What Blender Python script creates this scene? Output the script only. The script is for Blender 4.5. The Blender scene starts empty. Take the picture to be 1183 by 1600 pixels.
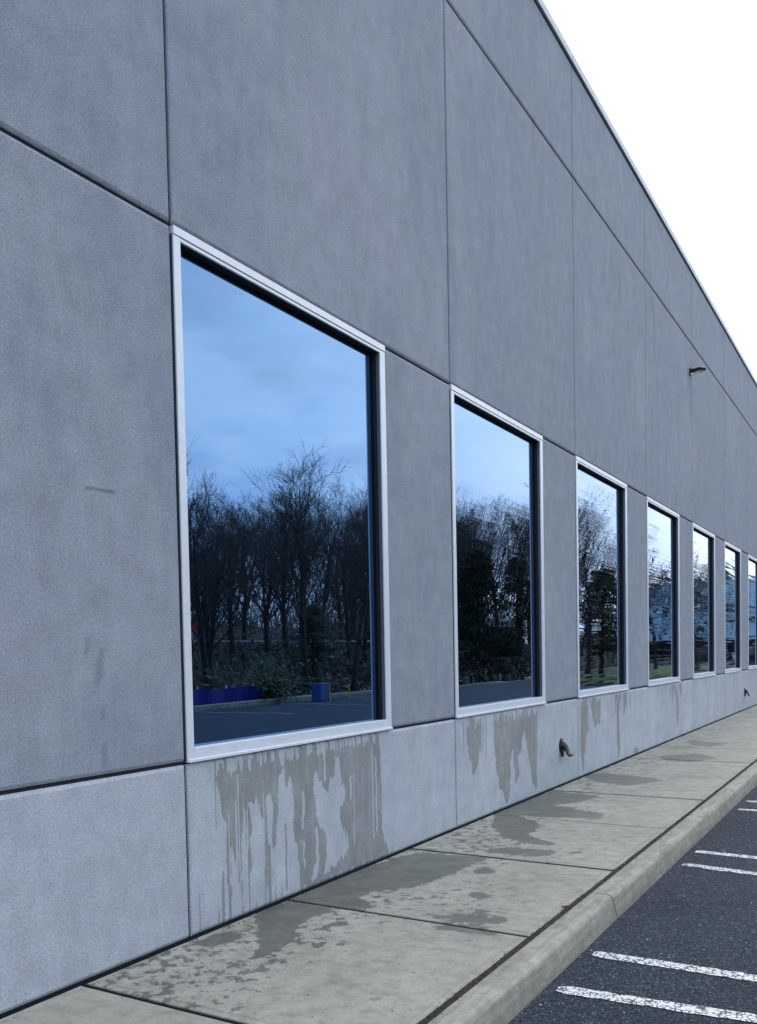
import bpy, bmesh, math, random
import numpy as np
from mathutils import Vector, Matrix, noise as mn
R = math.radians
sc = bpy.context.scene
COL = sc.collection
random.seed(7)
rng = np.random.default_rng(7)

# ------------------------------------------------------------------ camera
cam_d = bpy.data.cameras.new('camera'); cam = bpy.data.objects.new('camera', cam_d); COL.objects.link(cam)
sc.camera = cam
def rot(rx, ry, rz):
    return Matrix.Rotation(rz, 3, 'Z') @ Matrix.Rotation(rx, 3, 'X') @ Matrix.Rotation(ry, 3, 'Y')
_r = rot(-0.04019, 0.0193, 0.53171)
_m = Matrix((_r.col[0], _r.col[2], -_r.col[1])).transposed()
cam.matrix_world = Matrix.Translation((3.49549, 0, 1.6)) @ _m.to_4x4()
cam_d.sensor_fit = 'HORIZONTAL'; cam_d.sensor_width = 36
cam_d.lens = 1398.5 / 1183 * 36
cam_d.shift_y = (1078.0 - 800) / 1183
cam_d.clip_start = 0.05; cam_d.clip_end = 2000

# ------------------------------------------------------------------ world, sun
SUN = Vector((-0.16, 0.72, 0.67)).normalized()
elev = math.asin(SUN.z); azim = math.atan2(SUN.x, SUN.y)
w = bpy.data.worlds.new('World'); sc.world = w; w.use_nodes = True
nt = w.node_tree; nt.nodes.clear()
def N(nt, t, **k):
    n = nt.nodes.new(t)
    for a, b in k.items():
        if a == 'inp':
            for i, v in b.items(): n.inputs[i].default_value = v
        else: setattr(n, a, b)
    return n
def ramp(nt, fac, stops, interp='LINEAR'):
    r = N(nt, 'ShaderNodeValToRGB'); r.color_ramp.interpolation = interp
    e = r.color_ramp.elements
    while len(e) < len(stops): e.new(0.5)
    for x, (p, c) in zip(e, stops):
        x.position = p; x.color = (*c, 1) if len(c) == 3 else c
    nt.links.new(fac, r.inputs[0]); return r.outputs[0]
def g(v): return (v, v, v)
sky = N(nt, 'ShaderNodeTexSky', sky_type='NISHITA', sun_disc=False, sun_elevation=elev, sun_rotation=azim)
bg1 = N(nt, 'ShaderNodeBackground', inp={1: 0.12}); nt.links.new(sky.outputs[0], bg1.inputs[0])
tc = N(nt, 'ShaderNodeTexCoord')
sep = N(nt, 'ShaderNodeSeparateXYZ'); nt.links.new(tc.outputs['Generated'], sep.inputs[0])
zz = N(nt, 'ShaderNodeMath', operation='MAXIMUM', inp={1: 0.0}); nt.links.new(sep.outputs[2], zz.inputs[0])
za = N(nt, 'ShaderNodeMath', operation='ADD', inp={1: 0.16}); nt.links.new(zz.outputs[0], za.inputs[0])
dv = N(nt, 'ShaderNodeVectorMath', operation='DIVIDE'); nt.links.new(tc.outputs['Generated'], dv.inputs[0]); nt.links.new(za.outputs[0], dv.inputs[1])
n1 = N(nt, 'ShaderNodeTexNoise', inp={'Scale': 2.3, 'Detail': 6, 'Roughness': 0.5, 'Distortion': 0.15}); nt.links.new(dv.outputs[0], n1.inputs['Vector'])
n2 = N(nt, 'ShaderNodeTexNoise', inp={'Scale': 1.5, 'Detail': 5, 'Roughness': 0.5}); nt.links.new(dv.outputs[0], n2.inputs['Vector'])
c1 = ramp(nt, n1.outputs[0], [(0.36, (0.60, 0.76, 1.06)), (0.48, (0.80, 0.91, 1.11)), (0.60, (1.06, 1.08, 1.15))])
c2 = ramp(nt, n2.outputs[0], [(0.40, (0.60, 0.61, 0.64)), (0.50, (0.90, 0.91, 0.94)), (0.58, (1.0, 1.0, 1.0))])
cm = N(nt, 'ShaderNodeMix', data_type='RGBA', blend_type='MULTIPLY'); cm.inputs[0].default_value = 1.0
nt.links.new(c1, cm.inputs[6]); nt.links.new(c2, cm.inputs[7]); cl = cm.outputs[2]
# broad brightening of the overcast round the hidden sun
dt = N(nt, 'ShaderNodeVectorMath', operation='DOT_PRODUCT'); nt.links.new(tc.outputs['Generated'], dt.inputs[0]); dt.inputs[1].default_value = SUN
mr = N(nt, 'ShaderNodeMapRange', inp={1: 0.45, 2: 1.0, 3: 0.0, 4: 1.0}); mr.interpolation_type = 'SMOOTHSTEP'; nt.links.new(dt.outputs['Value'], mr.inputs[0])
gl = N(nt, 'ShaderNodeMix', data_type='RGBA'); nt.links.new(mr.outputs[0], gl.inputs[0]); nt.links.new(cl, gl.inputs[6]); gl.inputs[7].default_value = (1.75, 1.75, 1.75, 1)
bg2 = N(nt, 'ShaderNodeBackground', inp={1: 1.0}); nt.links.new(gl.outputs[2], bg2.inputs[0])
mx = N(nt, 'ShaderNodeMixShader', inp={0: 0.88}); nt.links.new(bg1.outputs[0], mx.inputs[1]); nt.links.new(bg2.outputs[0], mx.inputs[2])
wo = N(nt, 'ShaderNodeOutputWorld'); nt.links.new(mx.outputs[0], wo.inputs[0])
sd = bpy.data.lights.new('sun', 'SUN'); sd.energy = 0.7; sd.angle = R(25); sd.color = (1, 0.97, 0.92)
so = bpy.data.objects.new('sun', sd); COL.objects.link(so)
so.rotation_euler = (-SUN).to_track_quat('-Z', 'Y').to_euler()
sc.view_settings.view_transform = 'Standard'; sc.view_settings.look = 'None'
sc.view_settings.exposure = 0.63; sc.view_settings.gamma = 1; sc.view_settings.use_curve_mapping = False
sc.render.engine = 'CYCLES'
sc.cycles.max_bounces = 6

# ------------------------------------------------------------------ materials
def mat(name):
    m = bpy.data.materials.new(name); m.use_nodes = True
    n = m.node_tree; n.nodes.clear()
    b = N(n, 'ShaderNodeBsdfPrincipled'); o = N(n, 'ShaderNodeOutputMaterial')
    n.links.new(b.outputs[0], o.inputs[0]); return m, n, b
def pos(n):
    return N(n, 'ShaderNodeNewGeometry').outputs['Position']
def scaled(n, v, s):
    q = N(n, 'ShaderNodeVectorMath', operation='MULTIPLY'); n.links.new(v, q.inputs[0]); q.inputs[1].default_value = s; return q.outputs[0]
def noise_(n, v, scale, detail=4, rough=0.5, dist=0.0):
    q = N(n, 'ShaderNodeTexNoise', inp={'Scale': scale, 'Detail': detail, 'Roughness': rough, 'Distortion': dist}); n.links.new(v, q.inputs['Vector']); return q.outputs[0]
def mixc(n, f, a, b, mode='MIX'):
    q = N(n, 'ShaderNodeMix', data_type='RGBA', blend_type=mode)
    for i, x in ((0, f), (6, a), (7, b)):
        if hasattr(x, 'links'): n.links.new(x, q.inputs[i])
        elif i == 0: q.inputs[0].default_value = x
        else: q.inputs[i].default_value = (*x, 1)
    return q.outputs[2]
def math_(n, op, a, b=None, c=None, clamp=False):
    q = N(n, 'ShaderNodeMath', operation=op, use_clamp=clamp)
    for i, x in enumerate((a, b, c)):
        if x is None: continue
        if hasattr(x, 'links'): n.links.new(x, q.inputs[i])
        else: q.inputs[i].default_value = x
    return q.outputs[0]
def bump(n, b, h, strength=0.5, dist=0.002, prev=None):
    q = N(n, 'ShaderNodeBump', inp={'Strength': strength, 'Distance': dist}); n.links.new(h, q.inputs['Height'])
    if prev is not None: n.links.new(prev, q.inputs['Normal'])
    if b: n.links.new(q.outputs[0], b.inputs['Normal'])
    return q.outputs[0]
def simple(name, col, rough=0.6, metal=0.0, var=0.12, scale=30, bmp=0.0):
    m, n, b = mat(name); p = pos(n)
    f = noise_(n, p, scale, 5, 0.6)
    c = ramp(n, f, [(0.3, tuple(x * (1 - var) for x in col)), (0.7, tuple(x * (1 + var) for x in col))])
    n.links.new(c, b.inputs['Base Color']); b.inputs['Roughness'].default_value = rough; b.inputs['Metallic'].default_value = metal
    if bmp: bump(n, b, f, bmp, 0.002)
    return m

# wall render: fine grained grey blue stucco, water stains read from an attribute
def wall_mat():
    m, n, b = mat('stucco'); p = pos(n)
    big = noise_(n, scaled(n, p, (1, 1, 0.55)), 0.55, 5, 0.6, 0.8)
    rm_ = N(n, 'ShaderNodeMapping'); rm_.inputs['Rotation'].default_value = (R(28), 0, 0); rm_.inputs['Scale'].default_value = (1, 3.2, 0.9); n.links.new(p, rm_.inputs['Vector'])
    str_ = noise_(n, rm_.outputs[0], 1.6, 7, 0.72, 1.6)
    blot = noise_(n, p, 5.0, 5, 0.65)
    fine = noise_(n, p, 170, 3, 0.75)
    grit = noise_(n, p, 75, 3, 0.7)
    base = ramp(n, big, [(0.30, (0.272, 0.330, 0.372)), (0.40, (0.322, 0.380, 0.420)), (0.50, (0.315, 0.360, 0.432)), (0.6, (0.350, 0.405, 0.455)), (0.72, (0.368, 0.402, 0.470))])
    base = mixc(n, 0.55, base, ramp(n, str_, [(0.3, g(0.80)), (0.6, g(1.0)), (0.75, g(1.1))]), 'MULTIPLY')
    base = mixc(n, 0.6, base, ramp(n, blot, [(0.3, g(0.80)), (0.7, g(1.16))]), 'MULTIPLY')
    base = mixc(n, 0.75, base, ramp(n, fine, [(0.32, g(0.55)), (0.5, g(1.0)), (0.68, g(1.42))]), 'MULTIPLY')
    base = mixc(n, 0.5, base, ramp(n, grit, [(0.35, g(0.70)), (0.65, g(1.26))]), 'MULTIPLY')
    at = N(n, 'ShaderNodeAttribute', attribute_type='GEOMETRY', attribute_name='plinth_light').outputs['Fac']
    base = mixc(n, math_(n, 'MULTIPLY', at, 1.0), base, mixc(n, 1.0, base, (1.56, 1.50, 1.44), 'MULTIPLY'))  # brighter light low on the wall, put into the plinth colour
    st = N(n, 'ShaderNodeAttribute', attribute_type='GEOMETRY', attribute_name='wet').outputs['Fac']
    dr = noise_(n, scaled(n, p, (1, 60, 14)), 1.0, 3, 0.6)
    k = math_(n, 'ADD', st, math_(n, 'MULTIPLY', math_(n, 'SUBTRACT', dr, 0.5), 0.5))
    k = N(n, 'ShaderNodeMapRange', inp={1: 0.34, 2: 0.62, 3: 0, 4: 1}); k.interpolation_type = 'SMOOTHSTEP'
    n.links.new(math_(n, 'ADD', st, math_(n, 'MULTIPLY', math_(n, 'SUBTRACT', dr, 0.5), 0.45)), k.inputs[0])
    # never where the attribute is zero
    kk = math_(n, 'MULTIPLY', k.outputs[0], math_(n, 'GREATER_THAN', st, 0.02))
    base2 = mixc(n, 1.0, base, (0.60, 0.575, 0.51), 'MULTIPLY')
    kk = math_(n, 'MULTIPLY', kk, ramp(n, noise_(n, scaled(n, p, (1, 9, 2.2)), 1.6, 6, 0.7), [(0.30, g(0.66)), (0.55, g(1.0))]))
    base = mixc(n, kk, base, base2)
    gr = N(n, 'ShaderNodeAttribute', attribute_type='GEOMETRY', attribute_name='grime').outputs['Fac']
    gn = math_(n, 'MULTIPLY', gr, ramp(n, noise_(n, scaled(n, p, (1, 40, 6)), 1.0, 4, 0.7), [(0.3, g(0.3)), (0.65, g(1.0))]), clamp=True)
    base = mixc(n, gn, base, mixc(n, 1.0, base, (0.62, 0.63, 0.62), 'MULTIPLY'))
    n.links.new(base, b.inputs['Base Color'])
    b.inputs['Roughness'].default_value = 0.85
    h1 = bump(n, None, fine, 0.55, 0.004)
    bump(n, b, grit, 0.35, 0.006, h1)
    return m
M_WALL = wall_mat()

def concrete(name, dry, wet, kerb=False):
    m, n, b = mat(name); p = pos(n)
    big = noise_(n, p, 1.3, 6, 0.65, 0.5); med = noise_(n, p, 9, 6, 0.7); fine = noise_(n, p, 170, 3, 0.7)
    base = ramp(n, big, [(0.3, tuple(x * 0.80 for x in dry)), (0.55, dry), (0.72, tuple(x * 1.1 for x in dry))])
    base = mixc(n, 0.9, base, ramp(n, med, [(0.28, (0.66, 0.66, 0.64)), (0.5, g(1)), (0.72, (1.2, 1.2, 1.18))]), 'MULTIPLY')
    base = mixc(n, 0.7, base, ramp(n, fine, [(0.3, g(0.58)), (0.5, g(1)), (0.7, g(1.35))]), 'MULTIPLY')
    rust = noise_(n, p, 3.3, 5, 0.7, 1.0)
    base = mixc(n, ramp(n, rust, [(0.56, g(0)), (0.72, g(0.38))]), base, tuple(a * b_ for a, b_ in zip(dry, (0.78, 0.66, 0.50))))
    # tiny dark specks
    vo = N(n, 'ShaderNodeTexVoronoi', inp={'Scale': 26.0}); n.links.new(p, vo.inputs['Vector'])
    base = mixc(n, ramp(n, vo.outputs['Distance'], [(0.04, g(0.55)), (0.09, g(0))]), base, g(0.09))
    if kerb:
        stv = noise_(n, scaled(n, p, (9, 0.8, 11)), 2.2, 7, 0.78, 0.5)
        base = mixc(n, 0.8, base, ramp(n, stv, [(0.32, (0.56, 0.55, 0.49)), (0.5, (0.93, 0.93, 0.9)), (0.62, (1.15, 1.18, 1.2)), (0.75, (0.85, 0.84, 0.78))]), 'MULTIPLY')
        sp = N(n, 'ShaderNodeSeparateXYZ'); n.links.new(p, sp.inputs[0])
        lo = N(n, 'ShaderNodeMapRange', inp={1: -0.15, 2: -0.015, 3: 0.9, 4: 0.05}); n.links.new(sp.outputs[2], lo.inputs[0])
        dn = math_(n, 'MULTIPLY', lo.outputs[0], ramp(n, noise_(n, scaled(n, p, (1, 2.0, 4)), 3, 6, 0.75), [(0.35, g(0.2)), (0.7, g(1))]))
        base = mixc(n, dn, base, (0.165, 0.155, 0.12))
        rough = 0.85
        b.inputs['Roughness'].default_value = rough
    else:
        st = N(n, 'ShaderNodeAttribute', attribute_type='GEOMETRY', attribute_name='wet').outputs['Fac']
        a1 = noise_(n, scaled(n, p, (1, 1.0, 1)), 13, 5, 0.62); a2 = noise_(n, scaled(n, p, (1, 1, 1)), 4.0, 4, 0.6)
        s = math_(n, 'ADD', st, math_(n, 'MULTIPLY', math_(n, 'SUBTRACT', a1, 0.5), 2.0))
        s = math_(n, 'ADD', s, math_(n, 'MULTIPLY', math_(n, 'SUBTRACT', a2, 0.5), 0.6))
        k = N(n, 'ShaderNodeMapRange', inp={1: 0.43, 2: 0.58, 3: 0, 4: 1}); k.interpolation_type = 'SMOOTHSTEP'; n.links.new(s, k.inputs[0])
        kk = math_(n, 'MULTIPLY', k.outputs[0], math_(n, 'GREATER_THAN', st, 0.03))
        wetc = mixc(n, 0.75, wet, mixc(n, 1.0, base, tuple(x / d for x, d in zip(wet, dry)), 'MULTIPLY'))
        base = mixc(n, math_(n, 'MULTIPLY', kk, ramp(n, noise_(n, p, 5.5, 6, 0.7, 0.6), [(0.32, g(0.78)), (0.6, g(1.0))])), base, wetc)
        # isolated drops of water
        vd = N(n, 'ShaderNodeTexVoronoi', inp={'Scale': 7.0, 'Randomness': 1.0}); 
        wob = N(n, 'ShaderNodeVectorMath', operation='ADD'); n.links.new(scaled(n, p, (1.0, 1.5, 1)), wob.inputs[0])
        nz = N(n, 'ShaderNodeTexNoise', inp={'Scale': 22.0, 'Detail': 2}); n.links.new(p, nz.inputs['Vector'])
        n.links.new(scaled(n, nz.outputs['Color'], (0.07, 0.07, 0.0)), wob.inputs[1])
        n.links.new(wob.outputs[0], vd.inputs['Vector'])
        sz = ramp(n, noise_(n, p, 0.9, 3, 0.5), [(0.42, g(0.0)), (0.62, g(0.26))])
        dd = math_(n, 'MULTIPLY', math_(n, 'LESS_THAN', vd.outputs['Distance'], math_(n, 'MULTIPLY', sz, math_(n, 'POWER', N(n, 'ShaderNodeSeparateColor').outputs[0], 1.0))), 0.55) if False else None
        sc_ = N(n, 'ShaderNodeSeparateColor'); n.links.new(vd.outputs['Color'], sc_.inputs[0])
        lim = math_(n, 'MULTIPLY', sz, math_(n, 'POWER', sc_.outputs[0], 2.0))
        dd = math_(n, 'MULTIPLY', math_(n, 'LESS_THAN', vd.outputs['Distance'], lim), 0.6)
        base = mixc(n, dd, base, wetc)
        rg = math_(n, 'SUBTRACT', 0.82, math_(n, 'MULTIPLY', math_(n, 'MAXIMUM', kk, dd), 0.33))
        n.links.new(rg, b.inputs['Roughness'])
        ln = N(n, 'ShaderNodeAttribute', attribute_type='GEOMETRY', attribute_name='edge').outputs['Fac']
        base = mixc(n, math_(n, 'MULTIPLY', ln, 0.35, clamp=True), base, g(0.022))
    n.links.new(base, b.inputs['Base Color'])
    h1 = bump(n, None, fine, 0.3, 0.003)
    bump(n, b, med, 0.25, 0.006, h1)
    return m
M_WALK = concrete('pavement_concrete', (0.365, 0.364, 0.308), (0.122, 0.128, 0.108))
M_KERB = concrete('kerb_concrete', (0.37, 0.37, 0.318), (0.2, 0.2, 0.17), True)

def asphalt_mat():
    m, n, b = mat('asphalt'); p = pos(n)
    v = N(n, 'ShaderNodeTexVoronoi', inp={'Scale': 135.0}); n.links.new(p, v.inputs['Vector'])
    sep_ = N(n, 'ShaderNodeSeparateColor'); n.links.new(v.outputs['Color'], sep_.inputs[0])
    st = ramp(n, sep_.outputs[0], [(0.0, (0.010, 0.015, 0.022)), (0.45, (0.036, 0.050, 0.067)), (0.8, (0.068, 0.092, 0.118)), (0.95, (0.13, 0.165, 0.205)), (1.0, (0.38, 0.43, 0.48))])
    big = noise_(n, p, 0.8, 5, 0.6)
    c = mixc(n, 0.8, mixc(n, 1.0, st, (0.92, 1.0, 1.12), 'MULTIPLY'), ramp(n, big, [(0.3, g(0.75)), (0.7, g(1.2))]), 'MULTIPLY')
    gap = ramp(n, v.outputs['Distance'], [(0.25, g(1.0)), (0.75, g(0.35))])
    c = mixc(n, 0.85, c, gap, 'MULTIPLY')
    n.links.new(c, b.inputs['Base Color']); b.inputs['Roughness'].default_value = 0.8; b.inputs['Specular IOR Level'].default_value = 0.22
    inv = math_(n, 'SUBTRACT', 1.0, v.outputs['Distance'])
    h = bump(n, None, inv, 0.9, 0.008); bump(n, b, noise_(n, p, 300, 2), 0.3, 0.003, h)
    return m
M_ASPH = asphalt_mat()
def paint_mat():
    m, n, b = mat('road_paint'); p = pos(n)
    v = N(n, 'ShaderNodeTexVoronoi', feature='DISTANCE_TO_EDGE', inp={'Scale': 38.0}); n.links.new(p, v.inputs['Vector'])
    no = noise_(n, p, 22, 5, 0.7)
    crack = math_(n, 'LESS_THAN', v.outputs['Distance'], math_(n, 'MULTIPLY', math_(n, 'SUBTRACT', no, 0.40), 0.85))
    wear = math_(n, 'GREATER_THAN', noise_(n, p, 75, 4, 0.75), 0.67)
    f = math_(n, 'MAXIMUM', crack, wear)
    c = mixc(n, f, ramp(n, noise_(n, p, 60, 4), [(0.3, (0.66, 0.68, 0.68)), (0.7, (0.84, 0.86, 0.86))]), (0.05, 0.06, 0.07))
    n.links.new(c, b.inputs['Base Color']); b.inputs['Roughness'].default_value = 0.6
    bump(n, b, math_(n, 'SUBTRACT', noise_(n, p, 90, 3), f), 0.7, 0.004)
    return m
M_PAINT = paint_mat()
def metal_mat(name, col, rough, metal=0.85):
    m, n, b = mat(name); p = pos(n)
    f = noise_(n, scaled(n, p, (1, 1, 1)), 12, 5, 0.6)
    n.links.new(ramp(n, f, [(0.3, tuple(x * 0.92 for x in col)), (0.7, col)]), b.inputs['Base Color'])
    n.links.new(ramp(n, noise_(n, p, 40, 4), [(0.3, g(rough * 0.85)), (0.7, g(rough * 1.25))]), b.inputs['Roughness'])
    b.inputs['Metallic'].default_value = metal
    return m
M_ALU = metal_mat('aluminium', (0.84, 0.90, 0.965), 0.32, 0.12)
M_RET = metal_mat('shaded_return', (0.11, 0.14, 0.19), 0.4, 0.2)  # frame metal darkened, the shade on the returns is in the colour
M_COPE = metal_mat('coping_metal', (0.50, 0.56, 0.62), 0.45, 0.1)
M_GASK = simple('black_gasket', (0.006, 0.006, 0.008), 0.7)
M_DARK = simple('joint_sealant', (0.011, 0.013, 0.020), 0.8)
M_SEAL = simple('grey_sealant', (0.16, 0.18, 0.22), 0.8)
M_BLACK = simple('black_metal', (0.012, 0.012, 0.014), 0.4, 0.3)
M_RUST = simple('oxidised_metal', (0.03, 0.032, 0.036), 0.35, 0.6, 0.5, 60, 0.4)
M_SOIL = simple('soil', (0.038, 0.031, 0.022), 1.0, 0, 0.6, 60, 0.8)
M_ROOF = simple('roof_membrane', (0.3, 0.3, 0.3), 0.8)
def glass_mat():
    m, n, b = mat('coated_glass'); p = pos(n)
    wv = N(n, 'ShaderNodeAttribute', attribute_type='OBJECT', attribute_name='warp').outputs['Fac']
    b.inputs['Base Color'].default_value = (0.150, 0.272, 0.455, 1); b.inputs['Metallic'].default_value = 1; b.inputs['Roughness'].default_value = 0.0
    h = noise_(n, scaled(n, p, (1, 0.30, 8.0)), 1.0, 2.0, 0.5, 0.3)
    h2 = noise_(n, scaled(n, p, (1, 0.7, 1.0)), 0.8, 1, 0.4)
    hh = math_(n, 'ADD', h, math_(n, 'MULTIPLY', h2, 1.5))
    q = N(n, 'ShaderNodeBump', inp={'Strength': 1.0}); n.links.new(hh, q.inputs['Height'])
    n.links.new(math_(n, 'MULTIPLY', wv, 0.001), q.inputs['Distance'])
    n.links.new(q.outputs[0], b.inputs['Normal'])
    return m
M_GLASS = glass_mat()
M_BARK = simple('bark', (0.055, 0.048, 0.042), 0.95, 0, 0.4, 6, 0.5)
M_BARK2 = simple('dark_bark', (0.030, 0.027, 0.024), 0.95, 0, 0.4, 6, 0.5)
def leaf_mat(name, col):
    m, n, b = mat(name); p = pos(n)
    n.links.new(ramp(n, noise_(n, p, 1.7, 5, 0.7), [(0.3, tuple(x * 0.5 for x in col)), (0.7, tuple(x * 1.6 for x in col))]), b.inputs['Base Color'])
    b.inputs['Roughness'].default_value = 0.7; return m
M_PINE = leaf_mat('needle_foliage', (0.030, 0.050, 0.026))
M_IVY = leaf_mat('leaf_foliage', (0.045, 0.070, 0.025))
M_BRUSH = leaf_mat('brush', (0.045, 0.040, 0.028))
M_GRASS = simple('grass', (0.06, 0.085, 0.015), 0.9, 0, 0.5, 3)
M_LITTER = simple('leaf_litter', (0.045, 0.042, 0.03), 0.95, 0, 0.5, 2)
M_BLUE = simple('blue_tarpaulin', (0.012, 0.015, 0.20), 0.5)
M_BLUE2 = simple('blue_plastic', (0.03, 0.10, 0.30), 0.6)
M_YEL = simple('yellow_paint', (0.6, 0.42, 0.03), 0.5)
M_RED = simple('red_paint', (0.55, 0.02, 0.02), 0.5)
M_WHITE = simple('white_paint', (0.78, 0.78, 0.78), 0.4, 0, 0.05)
M_GALV = simple('galvanised_steel', (0.5, 0.52, 0.55), 0.4, 0.6)
M_PALE = simple('pale_cladding', (0.40, 0.66, 0.84), 0.7, 0, 0.06, 0.6)
M_TAN = simple('tan_cladding', (0.50, 0.36, 0.30), 0.7)
M_GREEN = simple('green_roofing', (0.02, 0.12, 0.07), 0.6)
M_CARW = simple('white_car_paint', (0.75, 0.76, 0.78), 0.25, 0, 0.02)
M_CARD = simple('dark_car_paint', (0.02, 0.025, 0.04), 0.2, 0, 0.02)
M_CARG = simple('grey_car_paint', (0.3, 0.32, 0.34), 0.25, 0.4, 0.02)
M_GLS = simple('dark_window', (0.012, 0.016, 0.02), 0.08, 0, 0.02)
M_TYRE = simple('tyre_rubber', (0.015, 0.015, 0.015), 0.8)
M_RIM = simple('wheel_metal', (0.45, 0.46, 0.48), 0.35, 0.8)
M_LENS = simple('lamp_lens', (0.55, 0.56, 0.58), 0.3)

# ------------------------------------------------------------------ helpers
def tag(o, label=None, cat=None, group=None, kind=None):
    if label: o['label'] = label
    if cat: o['category'] = cat
    if group: o['group'] = group
    if kind: o['kind'] = kind
    return o
def empty(name, loc=(0, 0, 0), rz=0.0, parent=None):
    o = bpy.data.objects.new(name, None); COL.objects.link(o); o.location = loc; o.rotation_euler[2] = rz
    o.empty_display_size = 0.2
    if parent: o.parent = parent
    return o
def mesh(name, V, F, m, parent=None, smooth=False, loc=None):
    me = bpy.data.meshes.new(name)
    me.from_pydata([tuple(map(float, v)) for v in V], [], [tuple(f) for f in F]) if not isinstance(V, np.ndarray) else me.from_pydata(V.tolist(), [], F if isinstance(F, list) else F.tolist())
    me.materials.append(m)
    if smooth: me.polygons.foreach_set('use_smooth', [True] * len(me.polygons))
    me.update()
    o = bpy.data.objects.new(name, me); COL.objects.link(o)
    if parent: o.parent = parent
    if loc: o.location = loc
    return o
def box_bm(x0, x1, y0, y1, z0, z1, bev=0.0, seg=1, bm=None):
    own = bm is None
    if own: bm = bmesh.new()
    vs = [bm.verts.new((x, y, z)) for x in (x0, x1) for y in (y0, y1) for z in (z0, z1)]
    fs = [(0, 1, 3, 2), (4, 6, 7, 5), (0, 4, 5, 1), (2, 3, 7, 6), (0, 2, 6, 4), (1, 5, 7, 3)]
    new = [bm.faces.new([vs[i] for i in f]) for f in fs]
    if bev:
        ed = list({e for f in new for e in f.edges})
        bmesh.ops.bevel(bm, geom=ed, offset=bev, segments=seg, affect='EDGES', profile=0.5)
    return bm
def link(name, bm, m, parent=None, smooth=False, loc=None):
    bmesh.ops.recalc_face_normals(bm, faces=bm.faces)
    me = bpy.data.meshes.new(name); bm.to_mesh(me); bm.free(); me.materials.append(m)
    if smooth: me.polygons.foreach_set('use_smooth', [True] * len(me.polygons))
    o = bpy.data.objects.new(name, me); COL.objects.link(o)
    if parent: o.parent = parent
    if loc: o.location = loc
    return o
def box(name, x0, x1, y0, y1, z0, z1, m, parent=None, bev=0.0, seg=1):
    return link(name, box_bm(x0, x1, y0, y1, z0, z1, bev, seg), m, parent)
def tube(V, F, pts, rads, sides=6, cap=True):
    base = len(V); prev = None
    n = len(pts)
    for i, (p, r) in enumerate(zip(pts, rads)):
        a = pts[max(i - 1, 0)]; b = pts[min(i + 1, n - 1)]
        d = Vector(b) - Vector(a); d.normalize()
        u = d.orthogonal().normalized() if prev is None else (prev - d * prev.dot(d)).normalized()
        prev = u; v = d.cross(u)
        for k in range(sides):
            t = 2 * math.pi * k / sides
            q = Vector(p) + (u * math.cos(t) + v * math.sin(t)) * r
            V.append((q.x, q.y, q.z))
    for i in range(n - 1):
        for k in range(sides):
            k2 = (k + 1) % sides
            F.append((base + i * sides + k, base + i * sides + k2, base + (i + 1) * sides + k2, base + (i + 1) * sides + k))
    if cap:
        F.append(tuple(base + (n - 1) * sides + k for k in range(sides)))
        F.append(tuple(base + k for k in reversed(range(sides))))
def copy_tree(o, parent=None):
    c = o.copy(); COL.objects.link(c); c.parent = parent
    for ch in [x for x in KIDS.get(o.name, [])]:
        copy_tree(ch, c)
    return c
KIDS = {}
def note_kids():
    KIDS.clear()
    for o in bpy.data.objects:
        if o.parent: KIDS.setdefault(o.parent.name, []).append(o)

def inpoly(P, poly):
    x, y = P[:, 0], P[:, 1]; c = np.zeros(len(P), bool); n = len(poly)
    for i in range(n):
        x1, y1 = poly[i]; x2, y2 = poly[(i + 1) % n]
        k = ((y1 > y) != (y2 > y))
        if y1 != y2:
            c ^= k & (x < (x2 - x1) * (y - y1) / (y2 - y1) + x1)
    return c
def n1d(t, seed, f):
    # cheap smooth value noise
    r = np.random.default_rng(abs(seed)).random(4096); t = t * f + 1000.0; i = np.floor(t).astype(int); u = t - i; u = u * u * (3 - 2 * u)
    return r[i % 4096] * (1 - u) + r[(i + 1) % 4096] * u
def set_attr(me, name, vals):
    a = me.attributes.new(name, 'FLOAT', 'POINT'); a.data.foreach_set('value', np.asarray(vals, np.float32))

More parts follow.
